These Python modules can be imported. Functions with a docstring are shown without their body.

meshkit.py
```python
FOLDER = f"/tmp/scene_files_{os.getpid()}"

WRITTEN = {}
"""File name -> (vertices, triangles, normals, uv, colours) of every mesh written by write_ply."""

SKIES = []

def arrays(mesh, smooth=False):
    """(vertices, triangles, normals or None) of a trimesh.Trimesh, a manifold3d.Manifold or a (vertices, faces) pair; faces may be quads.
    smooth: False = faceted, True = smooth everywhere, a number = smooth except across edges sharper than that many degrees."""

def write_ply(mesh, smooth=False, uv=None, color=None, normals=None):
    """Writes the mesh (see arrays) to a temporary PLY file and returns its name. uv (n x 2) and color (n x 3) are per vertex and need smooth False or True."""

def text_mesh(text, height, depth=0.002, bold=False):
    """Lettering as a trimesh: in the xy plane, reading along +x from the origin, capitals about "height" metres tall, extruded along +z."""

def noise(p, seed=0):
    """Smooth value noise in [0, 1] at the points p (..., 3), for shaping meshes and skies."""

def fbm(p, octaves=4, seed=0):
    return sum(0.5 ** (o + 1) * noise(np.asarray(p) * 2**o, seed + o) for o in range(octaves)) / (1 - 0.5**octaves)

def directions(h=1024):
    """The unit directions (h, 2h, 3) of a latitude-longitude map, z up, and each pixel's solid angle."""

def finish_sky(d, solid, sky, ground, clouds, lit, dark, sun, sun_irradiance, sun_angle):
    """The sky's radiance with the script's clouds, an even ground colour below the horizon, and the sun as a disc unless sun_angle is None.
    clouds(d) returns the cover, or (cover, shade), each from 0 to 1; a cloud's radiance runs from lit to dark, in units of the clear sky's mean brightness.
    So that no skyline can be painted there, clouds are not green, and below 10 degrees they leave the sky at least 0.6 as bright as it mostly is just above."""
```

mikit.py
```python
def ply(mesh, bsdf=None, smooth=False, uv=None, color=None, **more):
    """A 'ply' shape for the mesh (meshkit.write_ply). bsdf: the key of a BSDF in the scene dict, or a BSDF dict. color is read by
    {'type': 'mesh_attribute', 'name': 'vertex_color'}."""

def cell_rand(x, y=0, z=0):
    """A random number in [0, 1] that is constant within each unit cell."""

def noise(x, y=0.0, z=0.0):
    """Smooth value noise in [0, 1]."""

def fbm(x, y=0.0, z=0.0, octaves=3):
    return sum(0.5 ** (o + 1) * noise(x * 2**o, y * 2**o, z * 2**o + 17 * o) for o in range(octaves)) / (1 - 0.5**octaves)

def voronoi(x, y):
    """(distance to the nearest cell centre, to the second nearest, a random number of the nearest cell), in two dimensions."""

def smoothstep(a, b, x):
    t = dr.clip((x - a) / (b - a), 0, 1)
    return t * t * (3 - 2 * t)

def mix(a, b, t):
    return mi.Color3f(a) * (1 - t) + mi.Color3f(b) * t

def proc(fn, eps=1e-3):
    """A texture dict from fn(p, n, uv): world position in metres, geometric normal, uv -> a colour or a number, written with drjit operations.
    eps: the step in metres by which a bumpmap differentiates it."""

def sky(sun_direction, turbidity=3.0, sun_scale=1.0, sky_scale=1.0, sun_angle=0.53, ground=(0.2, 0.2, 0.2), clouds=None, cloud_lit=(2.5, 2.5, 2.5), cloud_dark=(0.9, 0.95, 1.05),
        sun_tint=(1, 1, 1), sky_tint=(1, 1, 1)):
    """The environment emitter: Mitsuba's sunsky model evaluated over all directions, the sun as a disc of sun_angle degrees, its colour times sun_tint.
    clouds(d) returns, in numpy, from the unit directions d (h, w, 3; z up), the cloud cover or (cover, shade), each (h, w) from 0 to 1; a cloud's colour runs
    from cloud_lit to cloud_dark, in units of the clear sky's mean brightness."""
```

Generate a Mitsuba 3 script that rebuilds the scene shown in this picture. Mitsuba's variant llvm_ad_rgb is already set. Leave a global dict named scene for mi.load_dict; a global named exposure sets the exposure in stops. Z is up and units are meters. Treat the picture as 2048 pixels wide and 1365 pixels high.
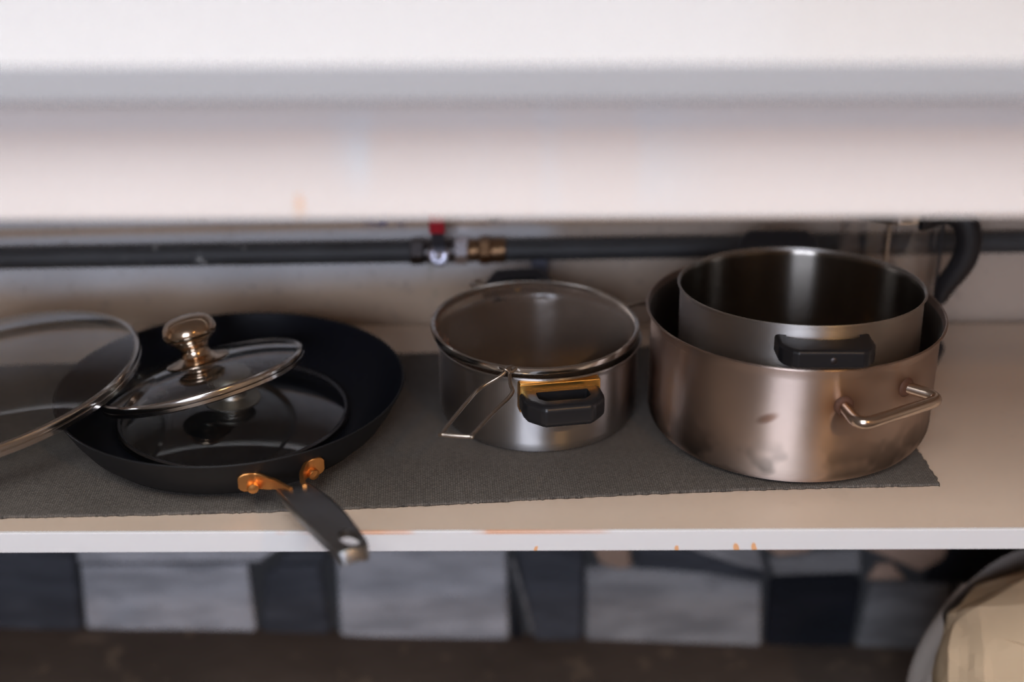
import math, random
import numpy as np
import trimesh
import manifold3d as m3
import drjit as dr
import mitsuba as mi
import mikit, meshkit
from mikit import proc, noise, fbm, smoothstep, mix, voronoi, cell_rand

T = mi.ScalarTransform4f
rng = np.random.default_rng(7)
scene, labels = {}, {}
S = 0.40            # height of the shelf's top above the floor (metres)
MAT = S + 0.0022    # top of the woven mat

# ------------------------------------------------------------------ camera, light, exposure
P, ROLL = math.radians(24.5), math.radians(0.22)
eye = np.array([0.0, 0.0, 0.99])
fwd = np.array([0, math.cos(P), -math.sin(P)])
up0 = np.cross([1.0, 0, 0], fwd)
upv = math.cos(ROLL) * up0 + math.sin(ROLL) * np.array([1.0, 0, 0])
scene['camera'] = {
    'type': 'thinlens', 'fov': 40.0, 'fov_axis': 'x', 'aperture_radius': 0.0145, 'focus_distance': 1.15,
    'near_clip': 0.05, 'far_clip': 50.0,
    'to_world': T().look_at(origin=eye.tolist(), target=(eye + fwd).tolist(), up=upv.tolist())}
exposure = 1.0
WINDOW = [4.8, 5.2, 6.3]          # daylight in the window panes behind the camera
SKYLIGHT = [5.5, 5.6, 5.7]        # glow of the added roof window, for light from overhead
BULB = [110.0, 62.0, 24.0]        # warm lamp hanging in the room


# ------------------------------------------------------------------ helpers
def rgb(*c):
    return {'type': 'rgb', 'value': list(c)}


def bsdf(key, **kw):
    two = kw.pop('two', True)
    d = {'type': 'principled', **kw}
    scene[key] = {'type': 'twosided', 'bsdf': d} if two else d
    return key


def bumped(key, fn, scale, eps=4e-4, **kw):
    scene[key] = {'type': 'twosided', 'bsdf': {'type': 'bumpmap', 'scale': scale, 'arbitrary': proc(fn, eps), 'bsdf': {'type': 'principled', **kw}}}
    return key


def add(key, mesh, mat, smooth=30, label=None, category=None, group=None, kind=None, uv=None, **more):
    n, base = 0, key
    while key in scene:
        n += 1
        key = f'{base}_{n:03d}'
    scene[key] = mikit.ply(mesh, mat, smooth=smooth, uv=uv, **more)
    tag(key, label, category, group, kind)
    return key


def tag(key, label=None, category=None, group=None, kind=None):
    d = {k: v for k, v in (('label', label), ('category', category), ('group', group), ('kind', kind)) if v}
    if d:
        labels[key] = {**labels.get(key, {}), **d}
    return key


def frame(c=(0, 0, 0), n=(0, 0, 1), turn=0.0):
    """4 x 4: local z along n, local x = world x kept as near as it can be, turned about n by turn degrees."""
    n = np.array(n, float); n /= np.linalg.norm(n)
    a = np.array([1.0, 0, 0]) - n * n[0]; a /= np.linalg.norm(a)
    b = np.cross(n, a)
    t = math.radians(turn)
    m = np.eye(4)
    m[:3, 0] = math.cos(t) * a + math.sin(t) * b
    m[:3, 1] = -math.sin(t) * a + math.cos(t) * b
    m[:3, 2] = n; m[:3, 3] = c
    return m


def xf(v, m):
    return np.asarray(v) @ m[:3, :3].T + m[:3, 3]


def moved(mesh, m):
    if isinstance(mesh, tuple):
        return (xf(mesh[0], m),) + tuple(mesh[1:])
    mesh = mesh.copy(); mesh.apply_transform(m); return mesh


def lathe(profile, n=128, m=None, sharp=35, arc=None):
    """Surface of revolution about z from (r, z) points; rings double at sharp corners. Gives (vertices, quads->tris, uv): u runs along the profile."""
    p = np.array(profile, float)
    seg = np.diff(p, axis=0)
    ang = np.degrees(np.arctan2(seg[:, 1], seg[:, 0]))
    rings, starts, L = [], [], 0.0
    for i in range(len(p)):
        dup = False
        if 0 < i < len(p) - 1:
            d = abs((ang[i] - ang[i - 1] + 180) % 360 - 180)
            dup = d > sharp
        if i > 0:
            L += np.linalg.norm(p[i] - p[i - 1])
        rings.append((p[i], L))
        if i < len(p) - 1:
            if dup:
                rings.append((p[i], L))
            starts.append(len(rings) - 1)
    full = arc is None
    th = np.linspace(0, 2 * np.pi, n, endpoint=False) if full else np.linspace(arc[0], arc[1], n)
    V, U = [], []
    for (r, z), l in rings:
        r = max(r, 1e-5)
        V.append(np.stack([r * np.cos(th), r * np.sin(th), np.full(n, z)], 1))
        U.append(np.stack([np.full(n, l * 10), th / (2 * np.pi)], 1))
    F = []
    j = np.arange(n if full else n - 1)
    k = (j + 1) % n
    for s in starts:
        a, b = s * n, (s + 1) * n
        F.append(np.stack([a + j, a + k, b + k], 1)); F.append(np.stack([a + j, b + k, b + j], 1))
    V, U, F = np.vstack(V), np.vstack(U), np.vstack(F)
    if m is not None:
        V = xf(V, m)
    return V, F, U


def add_lathe(key, profile, mat, n=128, m=None, **kw):
    v, f, u = lathe(profile, n, m)
    return add(key, (v, f), mat, smooth=True, uv=u, **kw)


def arcp(cx, cz, r, a0, a1, n=8):
    a = np.radians(np.linspace(a0, a1, n))
    return [(cx + r * math.cos(t), cz + r * math.sin(t)) for t in a]


def spline(pts, n=8, closed=False):
    """Catmull-Rom through the points."""
    p = np.array(pts, float)
    q = np.vstack([p[-1], p, p[:2]]) if closed else np.vstack([2 * p[0] - p[1], p, 2 * p[-1] - p[-2]])
    out = []
    for i in range(1, len(q) - 2):
        t = np.linspace(0, 1, n, endpoint=False)[:, None]
        a, b, c, d = q[i - 1], q[i], q[i + 1], q[i + 2]
        out.append(0.5 * (2 * b + (c - a) * t + (2 * a - 5 * b + 4 * c - d) * t ** 2 + (3 * b - a - 3 * c + d) * t ** 3))
    if not closed:
        out.append(p[-1:])
    return np.vstack(out)


def sweep(path, section, closed=False, upv=(0, 0, 1), scale=None):
    """Sweeps a section (k x 2: side, up) along the path; caps the ends."""
    p = np.array(path, float); s = np.array(section, float)
    t = np.gradient(p, axis=0) if not closed else np.roll(p, -1, 0) - np.roll(p, 1, 0)
    t /= np.linalg.norm(t, axis=1, keepdims=True) + 1e-12
    side = np.cross(t, np.array(upv, float)); side /= np.linalg.norm(side, axis=1, keepdims=True) + 1e-12
    u = np.cross(side, t)
    sc = np.ones((len(p), 2)) if scale is None else np.array(scale, float)
    V = p[:, None] + side[:, None] * (s[None, :, 0] * sc[:, :1])[..., None] + u[:, None] * (s[None, :, 1] * sc[:, 1:])[..., None]
    n, k = len(p), len(s)
    i, j = np.meshgrid(np.arange(n if closed else n - 1), np.arange(k), indexing='ij')
    i2, j2 = (i + 1) % n, (j + 1) % k
    q = np.stack([i * k + j, i * k + j2, i2 * k + j2, i2 * k + j], -1).reshape(-1, 4)
    f = np.vstack([q[:, [0, 1, 2]], q[:, [0, 2, 3]]])
    V = V.reshape(-1, 3)
    if not closed:
        c0, c1 = len(V), len(V) + 1
        V = np.vstack([V, p[:1], p[-1:]])
        jj = np.arange(k); kk = (jj + 1) % k
        f = np.vstack([f, np.stack([np.full(k, c0), kk, jj], 1), np.stack([np.full(k, c1), (n - 1) * k + jj, (n - 1) * k + kk], 1)])
    msh = trimesh.Trimesh(V, f, process=False)
    if msh.volume < 0:
        msh.invert()
    return msh


def disc(r, k=12):
    a = np.arange(k) * 2 * np.pi / k
    return np.stack([r * np.cos(a), r * np.sin(a)], 1)


def rrect(w, h, r, k=4):
    out = []
    for cx, cy, a0 in ((w / 2 - r, h / 2 - r, 0), (-w / 2 + r, h / 2 - r, 90), (-w / 2 + r, -h / 2 + r, 180), (w / 2 - r, -h / 2 + r, 270)):
        out += arcp(cx, cy, r, a0, a0 + 90, k)
    return np.array(out)


def tube(path, r, k=12, closed=False, upv=(0, 0, 1)):
    return sweep(path, disc(r, k), closed, upv)


def rbox(x0, x1, y0, y1, z0, z1, r=0.002):
    """Box with rounded edges."""
    s = m3.Manifold.sphere(r, 12)
    pts = [s.translate((x, y, z)) for x in (x0 + r, x1 - r) for y in (y0 + r, y1 - r) for z in (z0 + r, z1 - r)]
    return tm(m3.Manifold.batch_hull(pts))


def tm(man):
    g = man.to_mesh()
    return trimesh.Trimesh(np.array(g.vert_properties[:, :3]), np.array(g.tri_verts), process=False)


def round_prism(poly, h, r, steps=4):
    """Convex outline (x, y), thickness h centred on z = 0, all edges rounded by r."""
    cs = m3.CrossSection([np.array(poly, float)])
    pts = []
    for a in np.linspace(0, 90, steps):
        d = r * (1 - math.cos(math.radians(a))); z = h / 2 - r + r * math.sin(math.radians(a))
        c = cs.offset(-r, m3.JoinType.Round, 2.0, 32).offset(r - d, m3.JoinType.Round, 2.0, 32) if r - d > 1e-6 else cs.offset(-r, m3.JoinType.Round, 2.0, 32)
        for q in c.to_polygons():
            for sgn in (1, -1):
                pts.append(np.column_stack([q, np.full(len(q), sgn * z)]))
    return m3.Manifold.hull_points(np.vstack(pts))


def box(x0, x1, y0, y1, z0, z1):
    b = trimesh.creation.box((x1 - x0, y1 - y0, z1 - z0)); b.apply_translation(((x0 + x1) / 2, (y0 + y1) / 2, (z0 + z1) / 2)); return b


def cat(*ms):
    return trimesh.util.concatenate([trimesh.Trimesh(*m[:2], process=False) if isinstance(m, tuple) else m for m in ms])


# ------------------------------------------------------------------ materials
def near(p, x, z, rx, rz):
    return dr.exp(-(dr.square((p.x - x) / rx) + dr.square((p.z - z) / rz)))


def fascia_col(p, n, uv):
    c = mix((0.86, 0.79, 0.75), (0.82, 0.75, 0.71), fbm(p.x * 9, p.z * 14, 3.0))
    w = smoothstep(.5, .72, fbm(p.x * 34, p.z * 9, 1.7)) * near(p, -.082, .755, .018, .022)
    w = dr.maximum(w, smoothstep(.52, .7, fbm(p.x * 50, p.z * 8, 5.2)) * near(p, .05, .75, .05, .05) * .6)
    c = mix(c, (0.78, 0.83, 0.87), w * .8)  # pale bluish patches: a reflection painted into the fascia's colour
    c = mix(c, (0.85, 0.42, 0.16), near(p, -.1235, .7235, .0018, .0045) * .8)
    c = mix(c, (0.80, 0.56, 0.38), near(p, -.124, .7145, .003, .010) * .4)
    return c


def shelf_col(p, n, uv):
    c = mix((0.69, 0.55, 0.435), (0.62, 0.485, 0.37), fbm(p.x * 6, p.y * 6, 0.3))
    c = mix(c, (0.60, 0.47, 0.36), smoothstep(.62, .8, fbm(p.x * 45, p.y * 45, 2.2)) * .35)
    return c


def edge_col(p, n, uv):
    c = mi.Color3f(0.80, 0.785, 0.785)
    worn = smoothstep(.3968, .3988, p.z) * smoothstep(.42, .6, fbm(p.x * 22, 4.0, 1.0)) * smoothstep(-.27, -.1, p.x) * smoothstep(.15, -.02, p.x)
    c = mix(c, (0.78, 0.36, 0.16), worn * .75)
    for x, rx, rz in ((.1745, .0025, .005), (.1885, .0022, .0055), (.128, .0018, .003), (.018, .0015, .003)):
        d = near(p, x + (fbm(p.z * 300, 1.0, x * 50) - .5) * .004, .384, rx, rz)
        c = mix(c, (0.86, 0.40, 0.13), smoothstep(.25, .6, d) * .85)
    return c


def wall_col(p, n, uv):
    f = fbm(p.x * 5, p.z * 7, 2.0)
    c = mix((0.70, 0.70, 0.72), (0.61, 0.60, 0.60), f)
    # yellow-brown tone low on the wall, broken edge
    edge = p.z + .030 * (fbm(p.x * 7, p.z * 5, 8.0) - .5) - .018 * smoothstep(-.25, .1, p.x)
    low = 1 - smoothstep(.425, .462, edge)
    c = mix(c, (0.50, 0.345, 0.215), low * .85)
    # tan right of the valve: the warm light there painted into the wall
    c = mix(c, (0.50, 0.39, 0.30), smoothstep(.02, .06, p.x + .03 * (fbm(p.z * 18, 2.0, 4.0) - .5)) * (1 - smoothstep(.505, .52, p.z)) * .85)
    c = mix(c, (0.52, 0.42, 0.345), smoothstep(.22, .3, p.x) * .7)
    # rust line over the pipe
    pz = p.z - .0035 * p.x / .25
    rust = dr.exp(-dr.square((pz - .5095) / .005)) * smoothstep(.2, .6, fbm(p.x * 11, 3.0, 1.0) + .25)
    c = mix(c, (0.50, 0.32, 0.18), rust * .8)
    # dark spots and drips
    sp = smoothstep(.66, .90, fbm(p.x * 120, p.z * 120, 3.0)) * .45
    c = mix(c, (0.30, 0.25, 0.22), sp)
    ink = smoothstep(.5, .6, fbm(p.x * 110, p.z * 110, 6.0)) * near(p, -.128, .511, .016, .008)
    c = mix(c, (0.08, 0.08, 0.22), ink * 1.0)
    ink = smoothstep(.5, .62, fbm(p.x * 130, p.z * 130, 2.0)) * near(p, -.018, .512, .01, .006)
    c = mix(c, (0.10, 0.09, 0.09), ink)
    dr1 = near(p, -.083, .455, .0035, .012) + near(p, -.080, .432, .003, .005) * .6
    c = mix(c, (0.30, 0.28, 0.20), dr.minimum(dr1 * smoothstep(.3, .6, fbm(p.x * 90, p.z * 60, 9.0)), 1) * .9)
    return c


def wall_bump(p, n, uv):
    return fbm(p.x * 40, p.z * 40, 1.0) + .4 * fbm(p.x * 160, p.z * 160, 4.0, 2)


def mat_thread(p):
    a = math.radians(3.55)
    u, v = (p.x * math.cos(a) + p.y * math.sin(a)) / .0019, (-p.x * math.sin(a) + p.y * math.cos(a)) / .0019
    iu, iv = dr.floor(u), dr.floor(v)
    over = (iu + iv) - 2 * dr.floor((iu + iv) / 2)          # 0 or 1
    fu, fv = u - iu - .5, v - iv - .5
    hu = dr.sqrt(dr.maximum(1 - 4 * fu * fu, 0.0))
    hv = dr.sqrt(dr.maximum(1 - 4 * fv * fv, 0.0))
    return dr.select(over > .5, hu * (1 - fv * fv * 1.6), hv * (1 - fu * fu * 1.6)), cell_rand(iu, iv, 3.0), over


def mat_col(p, n, uv):
    h, r, o = mat_thread(p)
    c = mix((0.105, 0.092, 0.080), (0.175, 0.155, 0.135), r * .7 + .3 * o)
    c = mix((0.02, 0.018, 0.017), c, dr.clip(h * 1.25, 0, 1))
    return c * (.8 + .4 * fbm(p.x * 12, p.y * 12, 1.0))


def mat_bump(p, n, uv):
    return mat_thread(p)[0]


def dirt_col(p, n, uv):
    c = mix((0.120, 0.090, 0.072), (0.070, 0.053, 0.043), fbm(p.x * 8, p.y * 8, 1.0, 4))
    c = mix(c, (0.19, 0.14, 0.10), smoothstep(.66, .8, fbm(p.x * 40, p.y * 40, 5.0)) * .6)
    return c


def dirt_bump(p, n, uv):
    return fbm(p.x * 30, p.y * 30, 2.0, 4)


def stone_col(base, lo, seed, stretch=(14, 60)):
    def fn(p, n, uv):
        t = fbm(p.x * stretch[0] + seed, p.z * stretch[1], seed, 4)
        c = mix(lo, base, smoothstep(.25, .75, t))
        c = mix(c, lo, smoothstep(.6, .75, fbm(p.x * 22, p.z * 90 + seed, 3.0)) * .6)
        return c
    return fn


def stone_bump(p, n, uv):
    return fbm(p.x * 40, p.z * 90, p.y * 40, 4)


def pot_col(p, n, uv):
    # worn steel: heat tint, burnt belt near the base, rust at the handle's roots
    c = mix((0.67, 0.54, 0.475), (0.60, 0.465, 0.39), fbm(p.x * 14, p.z * 10, p.y * 14))
    h = p.z - .402
    b = (1 - smoothstep(.012, .060, h + .022 * (fbm(p.x * 40, p.y * 40, p.z * 30) - .3))) * smoothstep(.0, .012, h - .002)
    c = mix(c, (0.085, 0.070, 0.060), b * smoothstep(.43, .60, fbm(p.x * 34, p.y * 34, p.z * 30)) * .92)
    c = mix(c, (0.40, 0.34, 0.30), b * .35)
    for q in ((.2619, .9934, .4797), (.3179, 1.0172, .4841)):
        d = dr.square((p.x - q[0]) / .016) + dr.square((p.y - q[1]) / .016) + dr.square((p.z - q[2]) / .013)
        c = mix(c, (0.20, 0.09, 0.045), dr.exp(-d) * .85)
    d = dr.square((p.x - .204 - (p.z - .466) * .9) / .006) + dr.square((p.z - .466) / .0055)
    c = mix(c, (0.24, 0.12, 0.075), dr.exp(-d * d) * .8 * smoothstep(.05, .02, p.y - .98))
    return c


def pot_rough(p, n, uv):
    h = p.z - .402
    return .38 + .16 * (1 - smoothstep(.01, .05, h)) + .08 * fbm(p.x * 30, p.y * 30, p.z * 30)


def pipe_col(p, n, uv):
    c = mix((0.060, 0.062, 0.066), (0.035, 0.035, 0.035), fbm(p.x * 30, p.z * 90, p.y * 60))
    c = mix(c, (0.16, 0.10, 0.06), smoothstep(.50, .508, p.z - .007 * p.x) * .35 * fbm(p.x * 14, 1.0, 2.0))
    c = mix(c, (0.5, 0.5, 0.48), smoothstep(.70, .76, fbm(p.x * 90, p.z * 160, 2.0)) * near(p, -.31, .488, .05, .02) * .8)
    return c


def paper_col(p, n, uv):
    return mix((0.60, 0.45, 0.295), (0.53, 0.39, 0.25), fbm(p.x * 16, p.y * 16, p.z * 16))


bsdf('worktop_paint', base_color=rgb(.84, .83, .83), roughness=.32, specular=.5)
bsdf('front_edge_grey', base_color=rgb(.44, .44, .455), roughness=.4, specular=.4)  # worktop's front edge in one even grey, darker than its top
bsdf('fascia_paint', base_color=proc(fascia_col), roughness=.4, specular=.4)
bsdf('shelf_paint', base_color=proc(shelf_col), roughness=.38, specular=.45)
bsdf('shelf_edge_paint', base_color=proc(edge_col), roughness=.45, specular=.4)
bumped('wall_plaster', wall_bump, .0009, base_color=proc(wall_col), roughness=.65, specular=.3)
bumped('mat_weave', mat_bump, .0006, eps=1.5e-4, base_color=proc(mat_col), roughness=.8, specular=.2)
bumped('dirt_floor', dirt_bump, .004, base_color=proc(dirt_col), roughness=.9, specular=.15)
bsdf('mortar', base_color=rgb(.055, .058, .062), roughness=.95)
bumped('stone_light', stone_bump, .002, base_color=proc(stone_col((.60, .61, .65), (.38, .39, .42), 3.0)), roughness=.8, specular=.2)
bumped('stone_shaded', stone_bump, .002, base_color=proc(stone_col((.42, .42, .43), (.26, .26, .27), 5.0)), roughness=.8, specular=.2)  # light stone darkened: shade growing to the right is put into the colour
bumped('stone_grey', stone_bump, .002, base_color=proc(stone_col((.26, .26, .265), (.16, .16, .165), 9.0)), roughness=.8, specular=.2)
bumped('stone_dark', stone_bump, .002, base_color=proc(stone_col((.090, .097, .115), (.058, .063, .076), 6.0)), roughness=.7, specular=.2)
bumped('stone_black', stone_bump, .002, base_color=proc(stone_col((.016, .018, .026), (.011, .013, .018), 2.0)), roughness=.7, specular=.2)
bumped('stone_peach', stone_bump, .002, base_color=proc(stone_col((.50, .35, .27), (.42, .29, .22), 12.0, (20, 20))), roughness=.8, specular=.2)
bsdf('room_wall', base_color=rgb(.26, .19, .135), roughness=.9)
bsdf('dark_wall', base_color=rgb(.075, .058, .045), roughness=.8)
bsdf('room_ceiling', base_color=rgb(.30, .26, .22), roughness=.9)
bsdf('window_paint', base_color=rgb(.5, .48, .45), roughness=.5)
STEEL = dict(metallic=1.0, anisotropic=.95)
bsdf('pot_steel', base_color=proc(pot_col), roughness=proc(pot_rough), **STEEL)
bsdf('pot_inside', base_color=rgb(.36, .33, .30), roughness=.34, **STEEL)  # steel darkened inside the pots: shade of the hollow put into the colour
bsdf('pan_steel', base_color=rgb(.60, .58, .57), roughness=.38, **STEEL)
bsdf('small_pot_inside', base_color=rgb(.34, .31, .27), roughness=.24, **STEEL)  # darker than the outside: the hollow's dark reflection painted in
bsdf('inner_steel', base_color=rgb(.90, .84, .78), roughness=.58, **STEEL)
bsdf('bright_steel', base_color=rgb(.74, .71, .67), roughness=.16, metallic=1.0)
bsdf('rust', base_color=rgb(.11, .05, .03), roughness=.7, metallic=.2)
bsdf('rod_steel', base_color=rgb(.72, .60, .50), roughness=.2, metallic=1.0)
bsdf('wire_steel', base_color=rgb(.50, .43, .36), roughness=.32, metallic=1.0)
bsdf('mesh_steel', base_color=rgb(.46, .37, .30), roughness=.42, metallic=1.0)
bsdf('frayed_wire', base_color=rgb(.30, .15, .09), roughness=.5, metallic=.6)
bsdf('knob_steel', base_color=rgb(.72, .55, .40), roughness=.17, metallic=1.0)
bsdf('dark_knob_steel', base_color=rgb(.50, .47, .41), roughness=.45, metallic=1.0)
bsdf('dark_rim', base_color=rgb(.16, .16, .17), roughness=.3, metallic=1.0)
bsdf('pan_coating', base_color=rgb(.006, .007, .011), roughness=.40, specular=.13)
bsdf('pan_outside', base_color=rgb(.011, .011, .012), roughness=.5, specular=.2)
bsdf('handle_steel', base_color=rgb(.30, .30, .30), roughness=.36, metallic=1.0)
bsdf('copper', base_color=rgb(.78, .36, .12), roughness=.42, metallic=1.0)
bsdf('bakelite', base_color=rgb(.014, .014, .016), roughness=.34, specular=.5)
bsdf('black_plastic', base_color=rgb(.012, .012, .014), roughness=.42, specular=.5)
bsdf('warm_reflection', base_color=rgb(.95, .54, .15), roughness=.30, metallic=1.0)  # saturated orange: the guard's warm reflection put into the metal's colour
bsdf('pipe_paint', base_color=proc(pipe_col), roughness=.55, specular=.4)
bsdf('old_brass', base_color=rgb(.26, .15, .08), roughness=.42, metallic=1.0)
bsdf('dark_valve', base_color=rgb(.10, .09, .09), roughness=.4, metallic=1.0)
bsdf('chrome', base_color=rgb(.84, .84, .92), roughness=.27, metallic=1.0)
bsdf('lever_steel', base_color=rgb(.16, .16, .19), roughness=.4, metallic=.8)
bsdf('red_vinyl', base_color=rgb(.50, .018, .030), roughness=.4)
bsdf('clamp_steel', base_color=rgb(.22, .24, .32), roughness=.5, metallic=.6)
bsdf('paper', base_color=proc(paper_col), roughness=.75, specular=.3)
bsdf('liner', base_color=rgb(.40, .36, .33), roughness=.45, specular=.5)
scene['glass_sheet'] = {'type': 'thindielectric', 'int_ior': 1.52}
scene['lid_glass'] = {'type': 'thindielectric', 'int_ior': 1.60, 'specular_transmittance': rgb(.80, .82, .80)}
scene['screw_steel'] = {'type': 'twosided', 'bsdf': {'type': 'principled', 'base_color': rgb(.55, .42, .28), 'metallic': 1.0, 'roughness': .3}}

# ------------------------------------------------------------------ the room
WALL_Y = lambda x: 1.3455 + .0175 * x     # the back wall runs slightly askew
X0, X1, YB = -1.9, 1.9, -2.3


def floor_z(x, y):
    f = np.clip((y - .2) / .8, 0, 1)
    return (-.0015 - .035 * x) * f + .006 * (meshkit.fbm(np.stack([x * 9, y * 9, x * 0], -1), 3, 4) - .5) * f


gx, gy = np.meshgrid(np.linspace(X0, X1, 150), np.linspace(YB, 1.40, 150), indexing='ij')
V = np.stack([gx, gy, floor_z(gx, gy)], -1).reshape(-1, 3)
ii, jj = np.meshgrid(np.arange(149), np.arange(149), indexing='ij')
q = np.stack([ii * 150 + jj, (ii + 1) * 150 + jj, (ii + 1) * 150 + jj + 1, ii * 150 + jj + 1], -1).reshape(-1, 4)
add('floor', (V, q), 'dirt_floor', smooth=True, label='dark brown earth floor in front of the stone facing', kind='structure')


def wall_slab(x0, x1, z0, z1, t=.10, nx=2):
    b = box(x0, x1, 0, t, z0, z1)
    v = np.array(b.vertices); v[:, 1] += WALL_Y(v[:, 0]); b.vertices = v
    return b


add('wall_back', wall_slab(X0, X1, .383, 2.4), 'wall_plaster', smooth=False, label='stained pale plaster wall behind the shelf, yellow-brown low down', kind='structure')
add('wall_back__mortar', box(X0, X1, 1.352, 1.45, -.12, .383), 'mortar', smooth=False, label='dark mortar bed of the stone facing below the shelf')
RX0, RX1, RY0, RY1 = -.95, .35, -1.5, -.15
add('ceiling', cat(box(X0, RX0, YB, 1.45, 2.4, 2.5), box(RX1, X1, YB, 1.45, 2.4, 2.5), box(RX0, RX1, YB, RY0, 2.4, 2.5), box(RX0, RX1, RY1, 1.45, 2.4, 2.5)), 'room_ceiling', smooth=False, kind='structure', label='plain ceiling of the room')
add('wall_left', box(X0 - .1, X0, YB, 1.45, -.12, 2.5), 'dark_wall', smooth=False, kind='structure', label='dark brown side wall left of the counter')
add('wall_right', box(X1, X1 + .1, YB, 1.45, -.12, 2.5), 'room_wall', smooth=False, kind='structure', label='tan side wall right of the counter')
# the wall behind the camera with one window opening
WX0, WX1, WZ0, WZ1 = -1.25, .15, .95, 2.15
rear = cat(box(X0, WX0, YB - .1, YB, -.12, 2.5), box(WX1, X1, YB - .1, YB, -.12, 2.5), box(WX0, WX1, YB - .1, YB, -.12, WZ0), box(WX0, WX1, YB - .1, YB, WZ1, 2.5))
add('wall_rear', rear, 'room_wall', smooth=False, kind='structure', label='tan wall behind the camera with the window in it')
fr = [box(WX0, WX1, YB - .07, YB + .01, WZ0, WZ0 + .05), box(WX0, WX1, YB - .07, YB + .01, WZ1 - .05, WZ1), box(WX0, WX0 + .05, YB - .07, YB + .01, WZ0, WZ1),
      box(WX1 - .05, WX1, YB - .07, YB + .01, WZ0, WZ1), box((WX0 + WX1) / 2 - .03, (WX0 + WX1) / 2 + .03, YB - .07, YB + .01, WZ0, WZ1)]
add('window_1', cat(*fr), 'window_paint', smooth=False, kind='structure', label='window in the wall behind the camera')
for k in range(2):
    a = WX0 + .05 if k == 0 else (WX0 + WX1) / 2 + .03
    b = (WX0 + WX1) / 2 - .03 if k == 0 else WX1 - .05
    pane = (np.array([[a, YB - .04, WZ0 + .05], [a, YB - .04, WZ1 - .05], [b, YB - .04, WZ1 - .05], [b, YB - .04, WZ0 + .05]]), np.array([[0, 1, 2], [0, 2, 3]]))
    add('window_1__pane', trimesh.Trimesh(*pane, process=False), None, smooth=False, emitter={'type': 'area', 'radiance': rgb(*WINDOW)})
add('added_window_2', cat(box(RX0, RX1, RY0, RY0 + .05, 2.38, 2.5), box(RX0, RX1, RY1 - .05, RY1, 2.38, 2.5), box(RX0, RX0 + .05, RY0, RY1, 2.38, 2.5), box(RX1 - .05, RX1, RY0, RY1, 2.38, 2.5)), 'window_paint', smooth=False, label='unseen roof window added to the ceiling for overhead light', kind='structure')
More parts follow.
